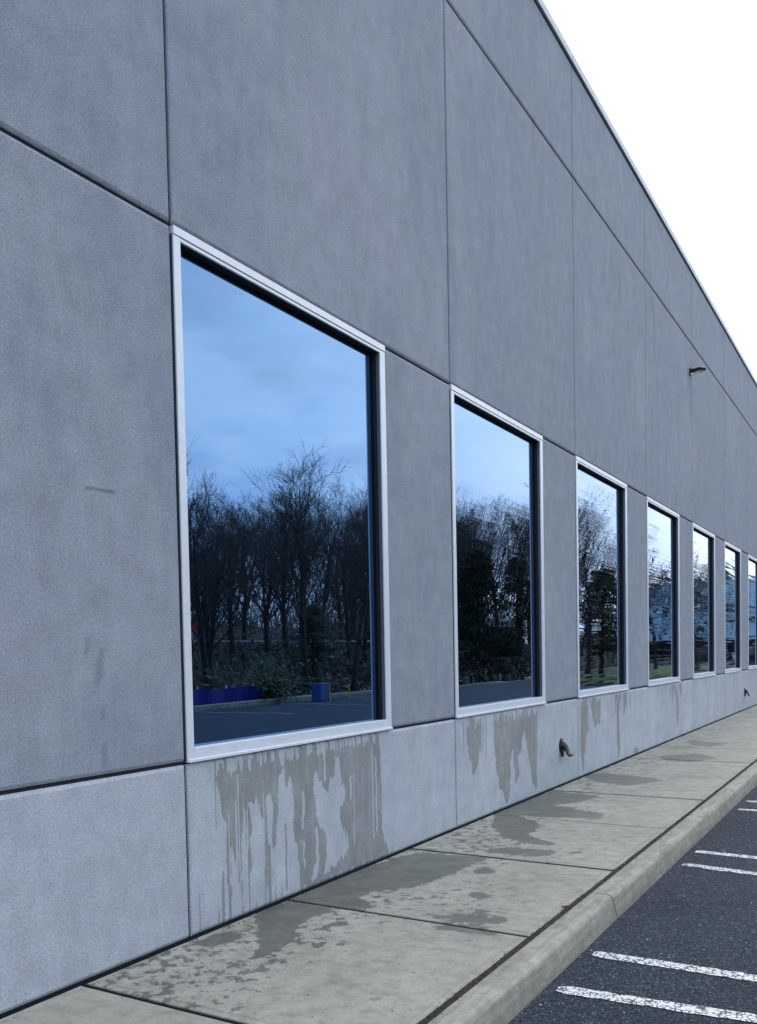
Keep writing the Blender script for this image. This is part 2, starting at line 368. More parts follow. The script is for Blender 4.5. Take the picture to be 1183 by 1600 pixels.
# traced water stains, wall coordinates (along the wall, height)
WET1 = [(4.029,0.975),(4.024,0.849),(4.056,0.845),(4.076,0.752),(4.096,0.652),(4.118,0.584),(4.121,0.454),(4.112,0.348),(4.117,0.239),(4.125,0.145),(4.147,0.14),(4.157,0.23),(4.155,0.339),(4.159,0.457),(4.185,0.387),(4.198,0.297),(4.219,0.27),(4.222,0.181),(4.221,0.118),(4.247,0.111),(4.254,0.207),(4.255,0.317),(4.256,0.427),(4.264,0.536),(4.274,0.623),(4.29,0.686),(4.298,0.663),(4.301,0.529),(4.306,0.418),(4.313,0.305),(4.329,0.248),(4.353,0.24),(4.355,0.296),(4.345,0.387),(4.343,0.466),(4.366,0.462),(4.363,0.541),(4.343,0.611),(4.338,0.668),(4.361,0.697),(4.379,0.717),(4.414,0.701),(4.448,0.639),(4.461,0.591),(4.481,0.543),(4.486,0.45),(4.483,0.314),(4.482,0.2),(4.491,0.112),(4.513,0.106),(4.522,0.191),(4.52,0.329),(4.525,0.443),(4.524,0.512),(4.514,0.56),(4.507,0.641),(4.51,0.72),(4.525,0.741),(4.571,0.711),(4.582,0.652),(4.573,0.527),(4.566,0.435),(4.567,0.366),(4.601,0.359),(4.615,0.426),(4.615,0.519),(4.633,0.586),(4.641,0.701),(4.645,0.817),(4.663,0.867),(4.711,0.861),(4.721,0.76),(4.741,0.758),(4.768,0.801),(4.797,0.762),(4.808,0.653),(4.804,0.534),(4.806,0.39),(4.83,0.326),(4.847,0.238),(4.853,0.128),(4.859,0.017),(6.057,0.007),(6.045,0.073),(5.978,0.156),(5.961,0.285),(5.964,0.508),(5.953,0.788),(5.956,1.009),(4.649,1.002)]
DRY1 = [[(5.048,0.784),(5.08,0.786),(5.154,0.702),(5.174,0.649),(5.219,0.642),(5.256,0.726),(5.303,0.745),(5.319,0.858),(5.366,0.853),(5.385,0.748),(5.405,0.654),(5.453,0.648),(5.425,0.535),(5.375,0.491),(5.367,0.389),(5.417,0.328),(5.475,0.265),(5.464,0.175),(5.385,0.126),(5.29,0.094),(5.197,0.076),(5.162,0.046),(5.153,0.098),(5.179,0.194),(5.193,0.267),(5.163,0.374),(5.12,0.406),(5.088,0.437),(5.069,0.49),(5.057,0.591),(5.039,0.668)],[(4.905,0.663),(4.932,0.659),(4.921,0.381),(4.896,0.422)],[(4.902,0.324),(4.927,0.319),(4.915,0.114),(4.899,0.142)],[(5.044,0.42),(5.077,0.414),(5.093,0.262),(5.074,0.078),(5.008,0.044),(4.988,0.097),(5.045,0.172),(5.06,0.268)],[(5.504,0.694),(5.532,0.677),(5.531,0.518),(5.501,0.497)],[(5.171,0.85),(5.191,0.847),(5.194,0.709),(5.172,0.712)],[(5.874,0.797),(5.893,0.794),(5.898,0.213),(5.876,0.217)]]
WET2 = [[(7.523,0.999),(7.855,0.976),(7.847,0.757),(7.803,0.606),(7.724,0.49),(7.662,0.43),(7.599,0.505),(7.57,0.692)],[(8.195,0.984),(9.399,0.939),(9.384,0.506),(9.349,0.076),(9.22,0.13),(9.133,0.461),(8.997,0.72),(8.92,0.658),(8.916,0.554),(8.821,0.495),(8.84,0.251),(8.746,0.195),(8.679,0.612),(8.604,0.518),(8.586,0.25),(8.518,0.058),(8.431,0.071),(8.31,0.255),(8.233,0.428),(8.185,0.694)]]
WET3 = [[(10.94,0.982),(11.249,0.966),(11.237,0.61),(11.09,0.289),(11.002,0.051),(10.917,0.267)],[(11.331,0.962),(11.807,0.949),(11.766,0.611),(11.65,0.664),(11.545,0.542),(11.436,0.722)],[(12.545,0.92),(12.679,0.913),(12.688,0.121),(12.603,0.083),(12.564,0.457)],[(16.366,0.837),(16.499,0.831),(16.564,0.241),(16.428,0.193)],[(13.456,0.138),(13.702,0.103),(13.738,0.01),(13.452,0.015)]]
# traced damp patches on the pavement (out from the wall, along the wall)
BLOBS = [[(0.022,4.671),(-0.03,5.367),(0.03,5.854),(0.083,6.15),(0.224,6.339),(0.492,6.346),(0.738,6.385),(0.693,6.1),(0.677,5.812),(0.663,5.575),(0.629,5.391),(0.549,5.244),(0.4,5.112),(0.406,4.944),(0.541,4.876),(0.566,4.733),(0.438,4.695),(0.244,4.702)],[(0.001,4.375),(0.022,4.671),(0.32,4.661),(0.486,4.668),(0.374,4.513),(0.392,4.332),(0.453,4.184),(0.53,4.138),(0.543,3.961),(0.575,3.805),(0.547,3.681)],[(1.013,4.809),(1.156,4.93),(1.386,4.973),(1.435,4.858),(1.219,4.796),(1.058,4.761)],[(1.07,4.629),(1.209,4.677),(1.495,4.713),(1.517,4.661),(1.372,4.608),(1.181,4.597)],[(0.66,4.002),(0.666,4.084),(0.728,4.095),(0.766,4.017),(0.7,3.975)],[(0.823,4.085),(0.839,4.112),(0.867,4.1),(0.858,4.072)],[(0.514,4.417),(0.602,4.485),(0.701,4.42),(0.625,4.359),(0.537,4.36)],[(0.759,5.954),(0.793,6.062),(0.895,6.055),(0.93,5.935),(0.85,5.862)]] + [[(1.015,4.818),(1.14,4.92),(1.303,4.953),(1.446,4.964),(1.477,4.887),(1.417,4.812),(1.321,4.763),(1.196,4.745),(1.049,4.764)],[(1.067,4.649),(1.24,4.709),(1.403,4.695),(1.536,4.698),(1.524,4.65),(1.353,4.605),(1.157,4.605)],[(0.769,6.005),(0.831,6.071),(0.936,6.017),(0.945,5.919),(0.84,5.902)],[(0.97,5.374),(1.045,5.44),(1.183,5.395),(1.151,5.269),(1.037,5.294)],[(0.959,5.96),(1.033,5.976),(1.016,5.901)],[(1.171,5.019),(1.239,5.068),(1.325,5.061),(1.302,4.987),(1.211,4.975)]] + [[(-0.013,8.249),(0.202,8.188),(0.45,7.98),(0.616,7.79),(0.669,7.482),(0.668,7.325),(0.841,7.179),(1.044,7.088),(0.973,6.971),(0.74,6.987),(0.49,7.165),(0.241,7.532),(0.096,7.911)],[(0.594,6.643),(0.704,6.789),(1.074,6.844),(1.139,6.733),(1.019,6.549),(0.803,6.546),(0.618,6.522)],[(1.163,6.821),(1.271,6.898),(1.338,6.853),(1.238,6.754)],[(-0.062,8.757),(0.045,9.773),(0.614,9.638),(0.553,9.141),(0.373,8.84),(0.987,8.6),(1.005,8.324),(0.418,8.151),(0.031,8.269)],[(-0.058,11.049),(0.078,11.439),(0.794,11.241),(1.001,11.021),(0.682,10.453),(0.33,10.591)],[(0.305,13.483),(0.786,14.124),(1.16,13.592),(0.921,12.96),(0.525,13.135)],[(0.249,16.077),(0.996,15.75),(0.814,15.03),(0.462,15.28)]] + [[(0.088,3.018),(0.08,3.087),(0.131,3.104),(0.174,3.053),(0.136,2.995)],[(0.374,2.885),(0.383,2.906),(0.413,2.897),(0.405,2.875)],[(0.599,2.853),(0.606,2.877),(0.64,2.866),(0.628,2.844)],[(0.056,3.687),(0.057,3.861),(0.086,3.997),(0.235,3.991),(0.241,3.813),(0.18,3.72)],[(0.04,3.44),(0.053,3.476),(0.094,3.451),(0.082,3.422)]]

# ------------------------------------------------------------------ the ground
Y0, W = 3.78335, 3.518
FAR = 0
gx = list(np.linspace(-120, 16, 24)) + list(np.linspace(17.2, 60, 40)) + list(np.linspace(66, 500, 24))
gy = list(np.linspace(-200, 500, 120))
def terr(x, y):
    t = min(max((x - 24) / 8.0, 0), 1); t = t * t * (3 - 2 * t)
    z = -0.19 + t * 2.1
    if x > 18 : z += 0.10 * mn.noise(Vector((x * 0.3, y * 0.3, 0)))
    t2 = min(max((x - 50) / 30.0, 0), 1); z += t2 * t2 * (3 - 2 * t2) * 5.2
    f = min(max((116 - y) / 14.0, 0), 1)       # levels out beyond the wood
    return -0.19 + (z + 0.19) * f
V = [(x, y, terr(x, y)) for x in gx for y in gy]
F = [(i * len(gy) + j, (i + 1) * len(gy) + j, (i + 1) * len(gy) + j + 1, i * len(gy) + j + 1) for i in range(len(gx) - 1) for j in range(len(gy) - 1)]
tag(mesh('ground', V, F, M_LITTER, smooth=True), 'dark leaf strewn ground rising to an embankment under the trees', kind='structure')
tag(mesh('asphalt', [(1.80, -40, -0.15), (16.5, -40, -0.15), (16.5, 160, -0.15), (1.80, 160, -0.15)], [(0, 1, 2, 3)], M_ASPH), 'dark asphalt of the car park beside the kerb', kind='structure')
tag(mesh('cross_road', [(16.5, 80, -0.154), (140, 80, -0.154), (140, 118, -0.154), (16.5, 118, -0.154)], [(0, 1, 2, 3)], M_ASPH), 'asphalt road leading off at the end of the car park', kind='structure')

# painted stall lines, near side
def paint_line(xa, ya, xb, yb, wd=0.105):
    n = 90; V = []; F = []
    d = np.array([xb - xa, yb - ya]); L = np.hypot(*d); d /= L; nn = np.array([-d[1], d[0]])
    for i in range(n + 1):
        t = i / n * L; c = np.array([xa, ya]) + d * t
        j1, j2 = (random.random() - .5) * 0.012, (random.random() - .5) * 0.012
        if i in (0, n): j1 -= 0.015; j2 -= 0.015
        for s, j in ((-1, j1), (1, j2)):
            q = c + nn * s * (wd / 2 + j); V.append((q[0], q[1], -0.146))
    for i in range(n): F.append((2 * i, 2 * i + 2, 2 * i + 3, 2 * i + 1))
    return mesh('parking_line', V, F, M_PAINT)
ys = []
for k in range(-2, 16):
    ys += [(4.39 + 2.905 * k, 0), (4.99 + 2.905 * k - (0.06 if k else 0), 0)]
fix = {4.39: (4.386, 0.075), 4.99: (4.998, -0.005)}
for (yy, _) in ys:
    sl = -0.03
    if abs(yy - 4.39) < .01: sl = 0.07; yy = 4.385
    elif abs(yy - 4.99) < .01: sl = 0.01; yy = 4.995
    elif yy > 7 and yy < 7.4: sl = -0.14; yy = 7.42
    elif yy > 7.6 and yy < 8: sl = -0.07; yy = 7.94
    elif yy > 10 and yy < 10.4: yy = 10.21; sl = 0.0
    elif yy > 10.5 and yy < 10.9: yy = 10.79; sl = 0.0
    o = paint_line(1.955, yy, 1.955 + 5.4, yy + 5.4 * sl)
    tag(o, 'worn white parking line painted on the asphalt', kind='structure', group='stall lines by the kerb')
for k in range(2, 6):
    o = paint_line(12.2, 8.0 + 4.6 * k, 16.3, 8.3 + 4.6 * k, 0.07)
    tag(o, 'worn white parking line at the far side of the car park', kind='structure', group='stall lines at the far side')

# ------------------------------------------------------------------ pavement slabs and kerb
walk = tag(empty('sidewalk', (0, 0, 0)), 'pale concrete pavement along the foot of the grey wall, damp in patches', kind='structure')
box('bedding', -0.06, 1.74, -14, 52, -0.40, -0.030, M_GASK, walk)
def slab(y0, y1, k):
    near = 1.0 < y1 and y0 < 11.5
    dx = 0.014 if near else (0.04 if y0 < 25 else 0.3)
    dy = 0.014 if near else (0.05 if y0 < 25 else 0.4)
    if y0 < 0: dx = dy = 0.3
    deep = k % 2 == 0
    gp = 0.014 if deep else 0.009
    x0, x1 = 0.011, 1.694; a, b = y0 + gp, y1 - (0.014 if (k + 1) % 2 == 0 else 0.009)
    nx = max(2, int((x1 - x0) / dx)); ny = max(2, int((b - a) / dy))
    bev = 0.006
    xs = np.concatenate([[x0, x0, x0 + bev], np.linspace(x0 + bev * 2, x1 - bev * 2, nx), [x1 - bev, x1, x1]])
    yv = np.concatenate([[a, a, a + bev], np.linspace(a + bev * 2, b - bev * 2, ny), [b - bev, b, b]])
    X, Y = np.meshgrid(xs, yv, indexing='ij')
    Z = np.zeros_like(X) + 0.0
    dI = np.minimum(np.minimum(X - x0, x1 - X), np.minimum(Y - a, b - Y))
    Z -= np.clip((bev - dI) / bev, 0, 1) ** 2 * 0.005
    Z[0, :] = Z[-1, :] = -0.1; Z[:, 0] = Z[:, -1] = -0.1
    # uneven outer edge where the concrete is chipped
    ch = (X > x1 - 0.001)
    X = np.where(ch, X + (n1d(Y, 5, 14) - 0.5) * 0.008 + (n1d(Y, 6, 60) - 0.5) * 0.004, X)
    ch0 = (X < x0 + 0.001)
    P = np.stack([X.ravel(), Y.ravel()], 1)
    A, B = X.shape; idx = np.arange(A * B).reshape(A, B)
    Fq = np.stack([idx[:-1, :-1], idx[1:, :-1], idx[1:, 1:], idx[:-1, 1:]], -1).reshape(-1, 4)
    V = np.stack([X.ravel(), Y.ravel(), Z.ravel()], 1)
    # settle and tilt a little
    V[:, 2] += (P[:, 0]) * (-0.002) + ((k * 37) % 5 - 2) * 0.0008
    o = mesh('slab', V, Fq, M_WALK, walk, smooth=False)
    wet = np.zeros(len(P))
    if near or y0 < 25:
        acc = np.zeros(len(P)); cnt = 0
        Q0 = P.copy()
        for s in range(9):
            ox, oy = ((s % 3) - 1) * 0.022, ((s // 3) - 1) * 0.04
            Q = Q0 + np.array([ox, oy])
            m_ = np.zeros(len(P), bool)
            for pl in BLOBS:
                py = [q[1] for q in pl]
                if max(py) < y0 - .3 or min(py) > y1 + .3: continue
                m_ |= inpoly(Q, pl)
            acc += m_
        wet = acc / 9.0
        # damp halo: speckle thrown out around the wall side of the slabs
        prox = np.exp(-np.clip(P[:, 0] - 0.45, 0, 9) / 0.38)
        along = 0.30 + 0.32 * n1d(P[:, 1], 21, 0.9)
        wet = np.maximum(wet, np.clip(prox * along + 0.09, 0, 0.42))
        wet = np.maximum(wet, 0.13 + 0.20 * n1d(P[:, 1] + P[:, 0] * 0.4, 22, 1.1) * (P[:, 0] < 1.45))
    else:
        wet += 0.22
    if y0 < 2.9: wet = np.where(wet < 0.9, 0.05 + 0.0 * wet, wet)
    set_attr(o.data, 'wet', wet)
    e = np.zeros(len(P))
    if near:
        e = np.exp(-((P[:, 0] - 1.63 - 0.01 * n1d(P[:, 1], 8, 3)) / 0.008) ** 2) * 0.6
        if deep: e = np.maximum(e, np.exp(-((P[:, 1] - a - 0.05) / 0.007) ** 2) * (n1d(P[:, 0], k, 5) > 0.35))
    e = e.reshape(A, B); e[:2, :] = e[-2:, :] = 2.7; e[:, :2] = e[:, -2:] = 2.7; e[:, 2] = e[:, -3] = 0.7; e = e.ravel()
    set_attr(o.data, 'edge', e)
    return o
for k in range(-9, 29):
    slab(2.998 + k * 1.699, 2.998 + (k + 1) * 1.699, k)

kerb = tag(empty('kerb', (0, 0, 0)), 'rounded pale concrete kerb between pavement and asphalt', kind='structure')
def kerb_seg(y0, y1):
    # profile from the back, over the rounded nose and down the battered face
    prof = [(1.717, -0.35), (1.717, -0.010), (1.720, -0.003), (1.727, 0.0), (1.80, 0.0)]
    for t in range(0, 9):
        a = R(90 - t * 10)
        prof.append((1.818 + 0.048 * math.cos(a), -0.048 + 0.048 * math.sin(a)))
    prof += [(1.878, -0.10), (1.893, -0.15), (1.90, -0.35)]
    a, b = y0 + 0.009, y1 - 0.009
    n = max(6, int((b - a) / 0.06)) if y1 < 22 else 8
    yv = [a, a + 0.004] + list(np.linspace(a + 0.02, b - 0.02, n)) + [b - 0.004, b]
    V = []; F = []; m = len(prof)
    for j, y in enumerate(yv):
        ins = 0.004 if j in (0, len(yv) - 1) else 0.0
        wx = 0.004 * mn.noise(Vector((0, y * 1.7, 3))) + 0.0015 * mn.noise(Vector((0, y * 14, 3)))
        for i, (x, z) in enumerate(prof):
            V.append((x + wx * (i > 5) - ins * (i > 4), y, z - ins * (i > 1) + 0.0012 * mn.noise(Vector((x * 30, y * 9, 1)))))
    for j in range(len(yv) - 1):
        for i in range(m - 1):
            F.append((j * m + i, j * m + i + 1, (j + 1) * m + i + 1, (j + 1) * m + i))
    F.append(tuple(reversed(range(m)))); F.append(tuple((len(yv) - 1) * m + i for i in range(m)))
    o = mesh('kerb_stone', V, F, M_KERB, kerb, smooth=False)
    me = o.data; me.polygons.foreach_set('use_smooth', [len(p.vertices) == 4 for p in me.polygons])
    return o
for k in range(-5, 12):
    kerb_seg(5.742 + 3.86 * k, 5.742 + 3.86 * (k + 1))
# dirt packed in the joint between slabs and kerb
V = []; F = []; n = 2600
for i in range(n):
    y = -4 + i * 0.012
    w1 = 0.004 + 0.005 * mn.noise(Vector((1, y * 3, 0))) + 0.003 * mn.noise(Vector((1, y * 25, 0)))
    w2 = 0.004 * mn.noise(Vector((5, y * 9, 0)))
    h = 0.008 * mn.noise(Vector((3, y * 22, 0)))
    V += [(1.690 - max(w1, 0) * 1.2, y, -0.0015 + (0.002 if w1 > 0 else -0.02)), (1.698, y, -0.004 + h), (1.712, y, -0.007 + h * .6), (1.720 + w2, y, -0.012)]
for i in range(n - 1):
    for j in range(3):
        F.append((i * 4 + j, i * 4 + j + 1, i * 4 + j + 5, i * 4 + j + 4))
tag(mesh('soil_strip', V, F, M_SOIL), 'dark soil and moss packed in the gap between pavement and kerb', kind='stuff')
# crumbs of dirt, leaf bits and white grit
def crumbs(name, pts, m, smin, smax, label, flat=0.6):
    V = []; F = []
    for (x, y, z) in pts:
        s = random.uniform(smin, smax); a = random.random() * 6.28; b = len(V)
        for k in range(4):
            t = a + k * math.pi / 2 + random.uniform(-.3, .3); q = s * random.uniform(.6, 1.1)
            V.append((x + math.cos(t) * q, y + math.sin(t) * q * 1.2, z))
        V.append((x, y, z + s * flat))
        for k in range(4): F.append((b + k, b + (k + 1) % 4, b + 4))
    return tag(mesh(name, V, F, m), label, kind='stuff')
crumbs('dirt_crumbs', [(random.gauss(1.700, 0.016), random.uniform(1.5, 16), 0.0) for _ in range(2600)], M_SOIL, 0.0015, 0.006, 'crumbs of soil scattered along the gap behind the kerb')
crumbs('dark_debris', [(random.uniform(0.15, 1.6), random.uniform(2.8, 11), 0.0005) for _ in range(60)] + [(0.055, random.uniform(2, 12), 0) for _ in range(220)], M_SOIL, 0.002, 0.007, 'small dark bits of debris on the pavement')
crumbs('white_grit', [(0.12, 5.03, .002), (0.1, 5.47, .002), (0.13, 5.8, .002), (0.35, 6.43, .002), (0.05, 3.1, .002), (1.95, 4.15, -.149), (1.93, 5.05, -.149), (2.02, 5.9, -.149), (2.15, 5.7, -.149), (1.98, 5.3, -.149)] + [(random.uniform(1.93, 3.2), random.uniform(3.9, 9), -.149) for _ in range(50)], M_WHITE, 0.002, 0.0065, 'white crumbs of grit on pavement and asphalt')
# curled brown leaves lodged in the gap
def leaf(x, y, z, s, a, lab):
    V = []; F = []
    for i in range(5):
        t = i / 4 - .5; wd = math.cos(t * 2.9) * 0.36
        for k in (-1, 0, 1):
            px, py = t * s, k * wd * s
            V.append((x + px * math.cos(a) - py * math.sin(a), y + px * math.sin(a) + py * math.cos(a), z + abs(k) * s * 0.22 + abs(t) * s * .3))
    for i in range(4):
        for k in range(2):
            F.append((i * 3 + k, i * 3 + k + 1, i * 3 + k + 4, i * 3 + k + 3))
    return tag(mesh('dead_leaf', V, F, simple('dead_leaf', (0.18, 0.10, 0.035), 0.8)), lab, 'leaf')
leaf(1.685, 5.30, 0.003, 0.045, 0.8, 'curled brown dead leaf caught in the gap beside the kerb joint')

# ------------------------------------------------------------------ the building
bld = tag(empty('office_building', (0, 0, 0)), 'long grey stucco building with tall mirrored windows and panel joints', 'building')
ZB, ZT, Z3, Z4 = 1.00561, 3.9881, 7.34822, 8.68972
JW = 0.021
BAY0, BAY1 = -4, 12
WINDOWS = [k for k in range(0, BAY1)]
def wet_plinth(P, which):
    y, z = P[:, 0], P[:, 1]
    wet = np.zeros(len(P))
    jit = (n1d(z, 31, 45) - 0.5) * 0.014 + (n1d(z, 32, 12) - 0.5) * 0.012
    streak = n1d(y, 33, 70); streak2 = n1d(y, 34, 28)
    if which == 0:
        top = 0.985 - 0.03 - 0.09 * streak ** 2 * (0.4 + streak2)
        Q = np.stack([y + jit, z + (n1d(y, 35, 60) - .5) * 0.07], 1)
        w_ = inpoly(Q, WET1)
        for d in DRY1: w_ &= ~inpoly(Q, d)
        # dry hairlines running down inside the damp area
        w_ &= ~((n1d(y, 36, 85) > 0.80) & (z < 0.95 - 0.5 * n1d(y, 37, 30)) & (z > 0.25 * n1d(y, 38, 40)) & (n1d(y, 39, 5) > 0.42))
        w_ &= ~((z > top) & (streak > 0.45))
        wet = w_.astype(float)
        wet = np.maximum(wet, 0.9 * ((n1d(y, 41, 75) > 0.70) & (z < 0.42 * n1d(y, 42, 25)) & (y < 4.9) & (y > 3.86)))
        wet = np.maximum(wet, 0.8 * ((n1d(y, 43, 80) > 0.70) & (z < 0.9) & (z > 0.45 + .3 * n1d(y, 48, 30)) & (y < 4.2) & (y > 3.99)))
        wet = np.maximum(wet, 0.9 * (np.abs(y - 4.70 - 0.01 * n1d(z, 77, 9)) < 0.006 + 0.008 * n1d(z, 78, 12)) * (z < 0.5) * (z > 0.06))
    else:
        polys = WET2 if which == 1 else WET3
        Q = np.stack([y + jit * (1.6), z + (n1d(y, 45, 40) - .5) * 0.10], 1)
        w_ = np.zeros(len(P), bool)
        for p in polys: w_ |= inpoly(Q, p)
        w_ &= ~((z > 0.93 - 0.10 * streak2) & (streak > 0.55))
        wet = w_.astype(float)
        if which == 1:
            wet = np.where((n1d(y, 49, 40) > 0.80) & (z < .9) & (n1d(z + y, 50, 2) > .45), 0.0, wet)
            wet = np.maximum(wet, 0.9 * ((n1d(y, 46, 45) > 0.72) & (z > 0.45 + .3 * streak) & (z < .97) & (y > 7.45) & (y < 9.4)))
        if which in (2, 3):
            yy = y - (Y0 + which * W)
            wet = np.maximum(wet, 0.9 * ((n1d(y, 47, 14) > 0.74) & (z > 0.62 + .3 * streak2) & (z < .96) & (yy > 0.5) & (yy < 2.5)))
    return wet
def panel(y0, y1, z0, z1, kind, k):
    a, b = y0 + JW / 2, y1 - JW / 2
    if kind == 'pier_panel': b, a = y1 - JW / 2, y0
    c, d = z0 + (JW / 2 if z0 > 0.5 else 0), z1 - (JW / 2 if z1 < 8.6 else 0)
    plinth = kind == 'plinth_panel'
    fy = fz = 0.5
    if plinth and k in (0, 1, 2, 3, 4): fy, fz = {0: (0.0055, 0.012), 1: (0.009, 0.014), 2: (0.014, 0.018)}.get(k, (0.025, 0.03))
    if kind == 'solid_panel' and k == -1: fy, fz = 0.03, 0.03
    if kind == 'upper_panel' and k == 3: fy, fz = 0.08, 0.08
    be = 0.019
    ylist = np.concatenate([[a, a, a + .004], np.linspace(a + .0085, b - .0085, max(2, int((b - a) / fy))), [b - .004, b, b]])
    zlist = np.concatenate([[c, c, c + be * .4], np.linspace(c + be, d - be, max(2, int((d - c) / fz))), [d - be * .4, d, d]])
    YY, ZZ = np.meshgrid(ylist, zlist, indexing='ij')
    dI = np.minimum(np.minimum(YY - a, b - YY), np.minimum(ZZ - c, d - ZZ))
    dY = np.minimum(YY - a, b - YY); dZ = np.minimum(ZZ - c, d - ZZ)
    X = -np.maximum(np.clip((0.0085 - dY) / 0.0085, 0, 1) ** 1.5 * 0.007, np.clip((be - dZ) / be, 0, 1) ** 1.5 * 0.011)
    X[0, :] = X[-1, :] = -0.10; X[:, 0] = X[:, -1] = -0.10
    A, B = YY.shape; idx = np.arange(A * B).reshape(A, B)
    Fq = np.stack([idx[:-1, :-1], idx[1:, :-1], idx[1:, 1:], idx[:-1, 1:]], -1).reshape(-1, 4)
    V = np.stack([X.ravel(), YY.ravel(), ZZ.ravel()], 1)
    o = mesh(kind if kind != 'solid_panel' else 'panel', V, Fq, M_WALL, bld)
    P = V[:, 1:]
    wet = np.zeros(len(P)); grime = np.zeros(len(P))
    if plinth and 0 <= k <= 4:
        wet = wet_plinth(P, min(k, 4)).reshape(A, B)
        for _ in range(1):
            w2 = wet.copy(); w2[1:-1, 1:-1] = (wet[1:-1, 1:-1] * 2 + wet[:-2, 1:-1] + wet[2:, 1:-1] + wet[1:-1, :-2] + wet[1:-1, 2:]) / 6; wet = w2
        wet = wet.ravel()
        wet = wet * (0.86 + 0.14 * np.clip(P[:, 1] / 0.5, 0, 1))
    y, z = P[:, 0], P[:, 1]
    if k == -1 and not plinth and z0 > 0.9 and z0 < 2:
        wet = np.maximum(wet, 0.66 * ((np.abs(y - 3.23) < 0.105) & (np.abs(z - 2.452 + 0.0 * y) < 0.017)))
        wet = np.maximum(wet, 0.60 * ((np.abs(y - 3.48) < 0.05) & (np.abs(z - 2.43) < 0.008)))
        for (sy, s0, s1) in ((3.145, 1.46, 1.57), (3.172, 1.48, 1.60), (3.196, 1.50, 1.66), (3.19, 1.28, 1.36), (3.185, 1.06, 1.16), (3.10, 1.62, 1.7)):
            grime = np.maximum(grime, 0.9 * ((np.abs(y - sy) < 0.014) & (z > s0) & (z < s1)))
    if plinth:
        grime = np.maximum(grime, np.clip((0.16 - z) / 0.16, 0, 1) * 0.35)
    if kind == 'upper_panel' and z0 < 5:   # drip marks under the lamp
        grime = np.maximum(grime, 0.55 * np.exp(-((y - 17.70) / 0.08) ** 2) * ((z < 6.75) & (z > 5.6)) * np.clip((z - 5.6) / 1.1, 0, 1))
        grime = np.maximum(grime, 0.30 * np.clip((z - 4.0) / 0.25, 0, 1) * np.clip((4.35 - z) / 0.3, 0, 1) * (n1d(y, 61, 9)))
    set_attr(o.data, 'wet', wet); set_attr(o.data, 'grime', grime)
    set_attr(o.data, 'plinth_light', np.full(len(P), 1.0 if plinth else 0.0))
    return o
for k in range(BAY0, BAY1):
    a, b = Y0 + k * W, Y0 + (k + 1) * W
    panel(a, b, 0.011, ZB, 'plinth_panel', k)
    if k in WINDOWS: panel(a + 0.00939 + 2.33494 + 0.012, b, ZB, ZT, 'pier_panel', k)
    else: panel(a, b, ZB, ZT, 'solid_panel', k)
    panel(a, b, ZT, Z3, 'upper_panel', k)
    panel(a, b, Z3, Z4 - 0.02, 'parapet_panel', k)
YS, YE = Y0 + BAY0 * W, Y0 + BAY1 * W
# dark sealant behind the joints, with openings left at the windows
bm = bmesh.new()
box_bm(-0.13, -0.020, YS, YE, -0.3, ZB + 0.004, bm=bm)
box_bm(-0.13, -0.020, YS, YE, ZT - 0.006, Z4 - 0.02, bm=bm)
last = YS
for k in WINDOWS:
    a = Y0 + k * W + 0.0094
    box_bm(-0.13, -0.020, last, a - 0.002, ZB + 0.004, ZT - 0.006, bm=bm); last = a + 2.337
box_bm(-0.13, -0.020, last, YE, ZB + 0.004, ZT - 0.006, bm=bm)
link('joint_backing', bm, M_DARK, bld)
box('core_wall', -14.0, -0.22, YS, YE, -0.3, 8.5, M_ROOF, bld)
box('end_wall', -14.0, -0.002, YE, YE + 0.2, -0.3, Z4 + 0.02, M_WALL, bld)
box('end_wall', -14.0, -0.002, YS - 0.2, YS, -0.3, Z4 + 0.02, M_WALL, bld)
# coping: folded sheet metal in lengths
for k in range(BAY0, BAY1):
    a, b = Y0 + k * W, Y0 + (k + 1) * W
    bm = box_bm(-0.45, 0.020, a + 0.002, b - 0.002, Z4 + 0.0, Z4 + 0.105, 0.004)
    box_bm(0.0205, 0.028, a + 0.002, b - 0.002, Z4 - 0.012, Z4 + 0.012, 0.003, bm=bm)
    link('coping', bm, M_COPE, bld)
box('coping_shadow_strip', -0.13, -0.004, YS, YE, Z4 - 0.0195, Z4 - 0.0005, M_GASK, bld)

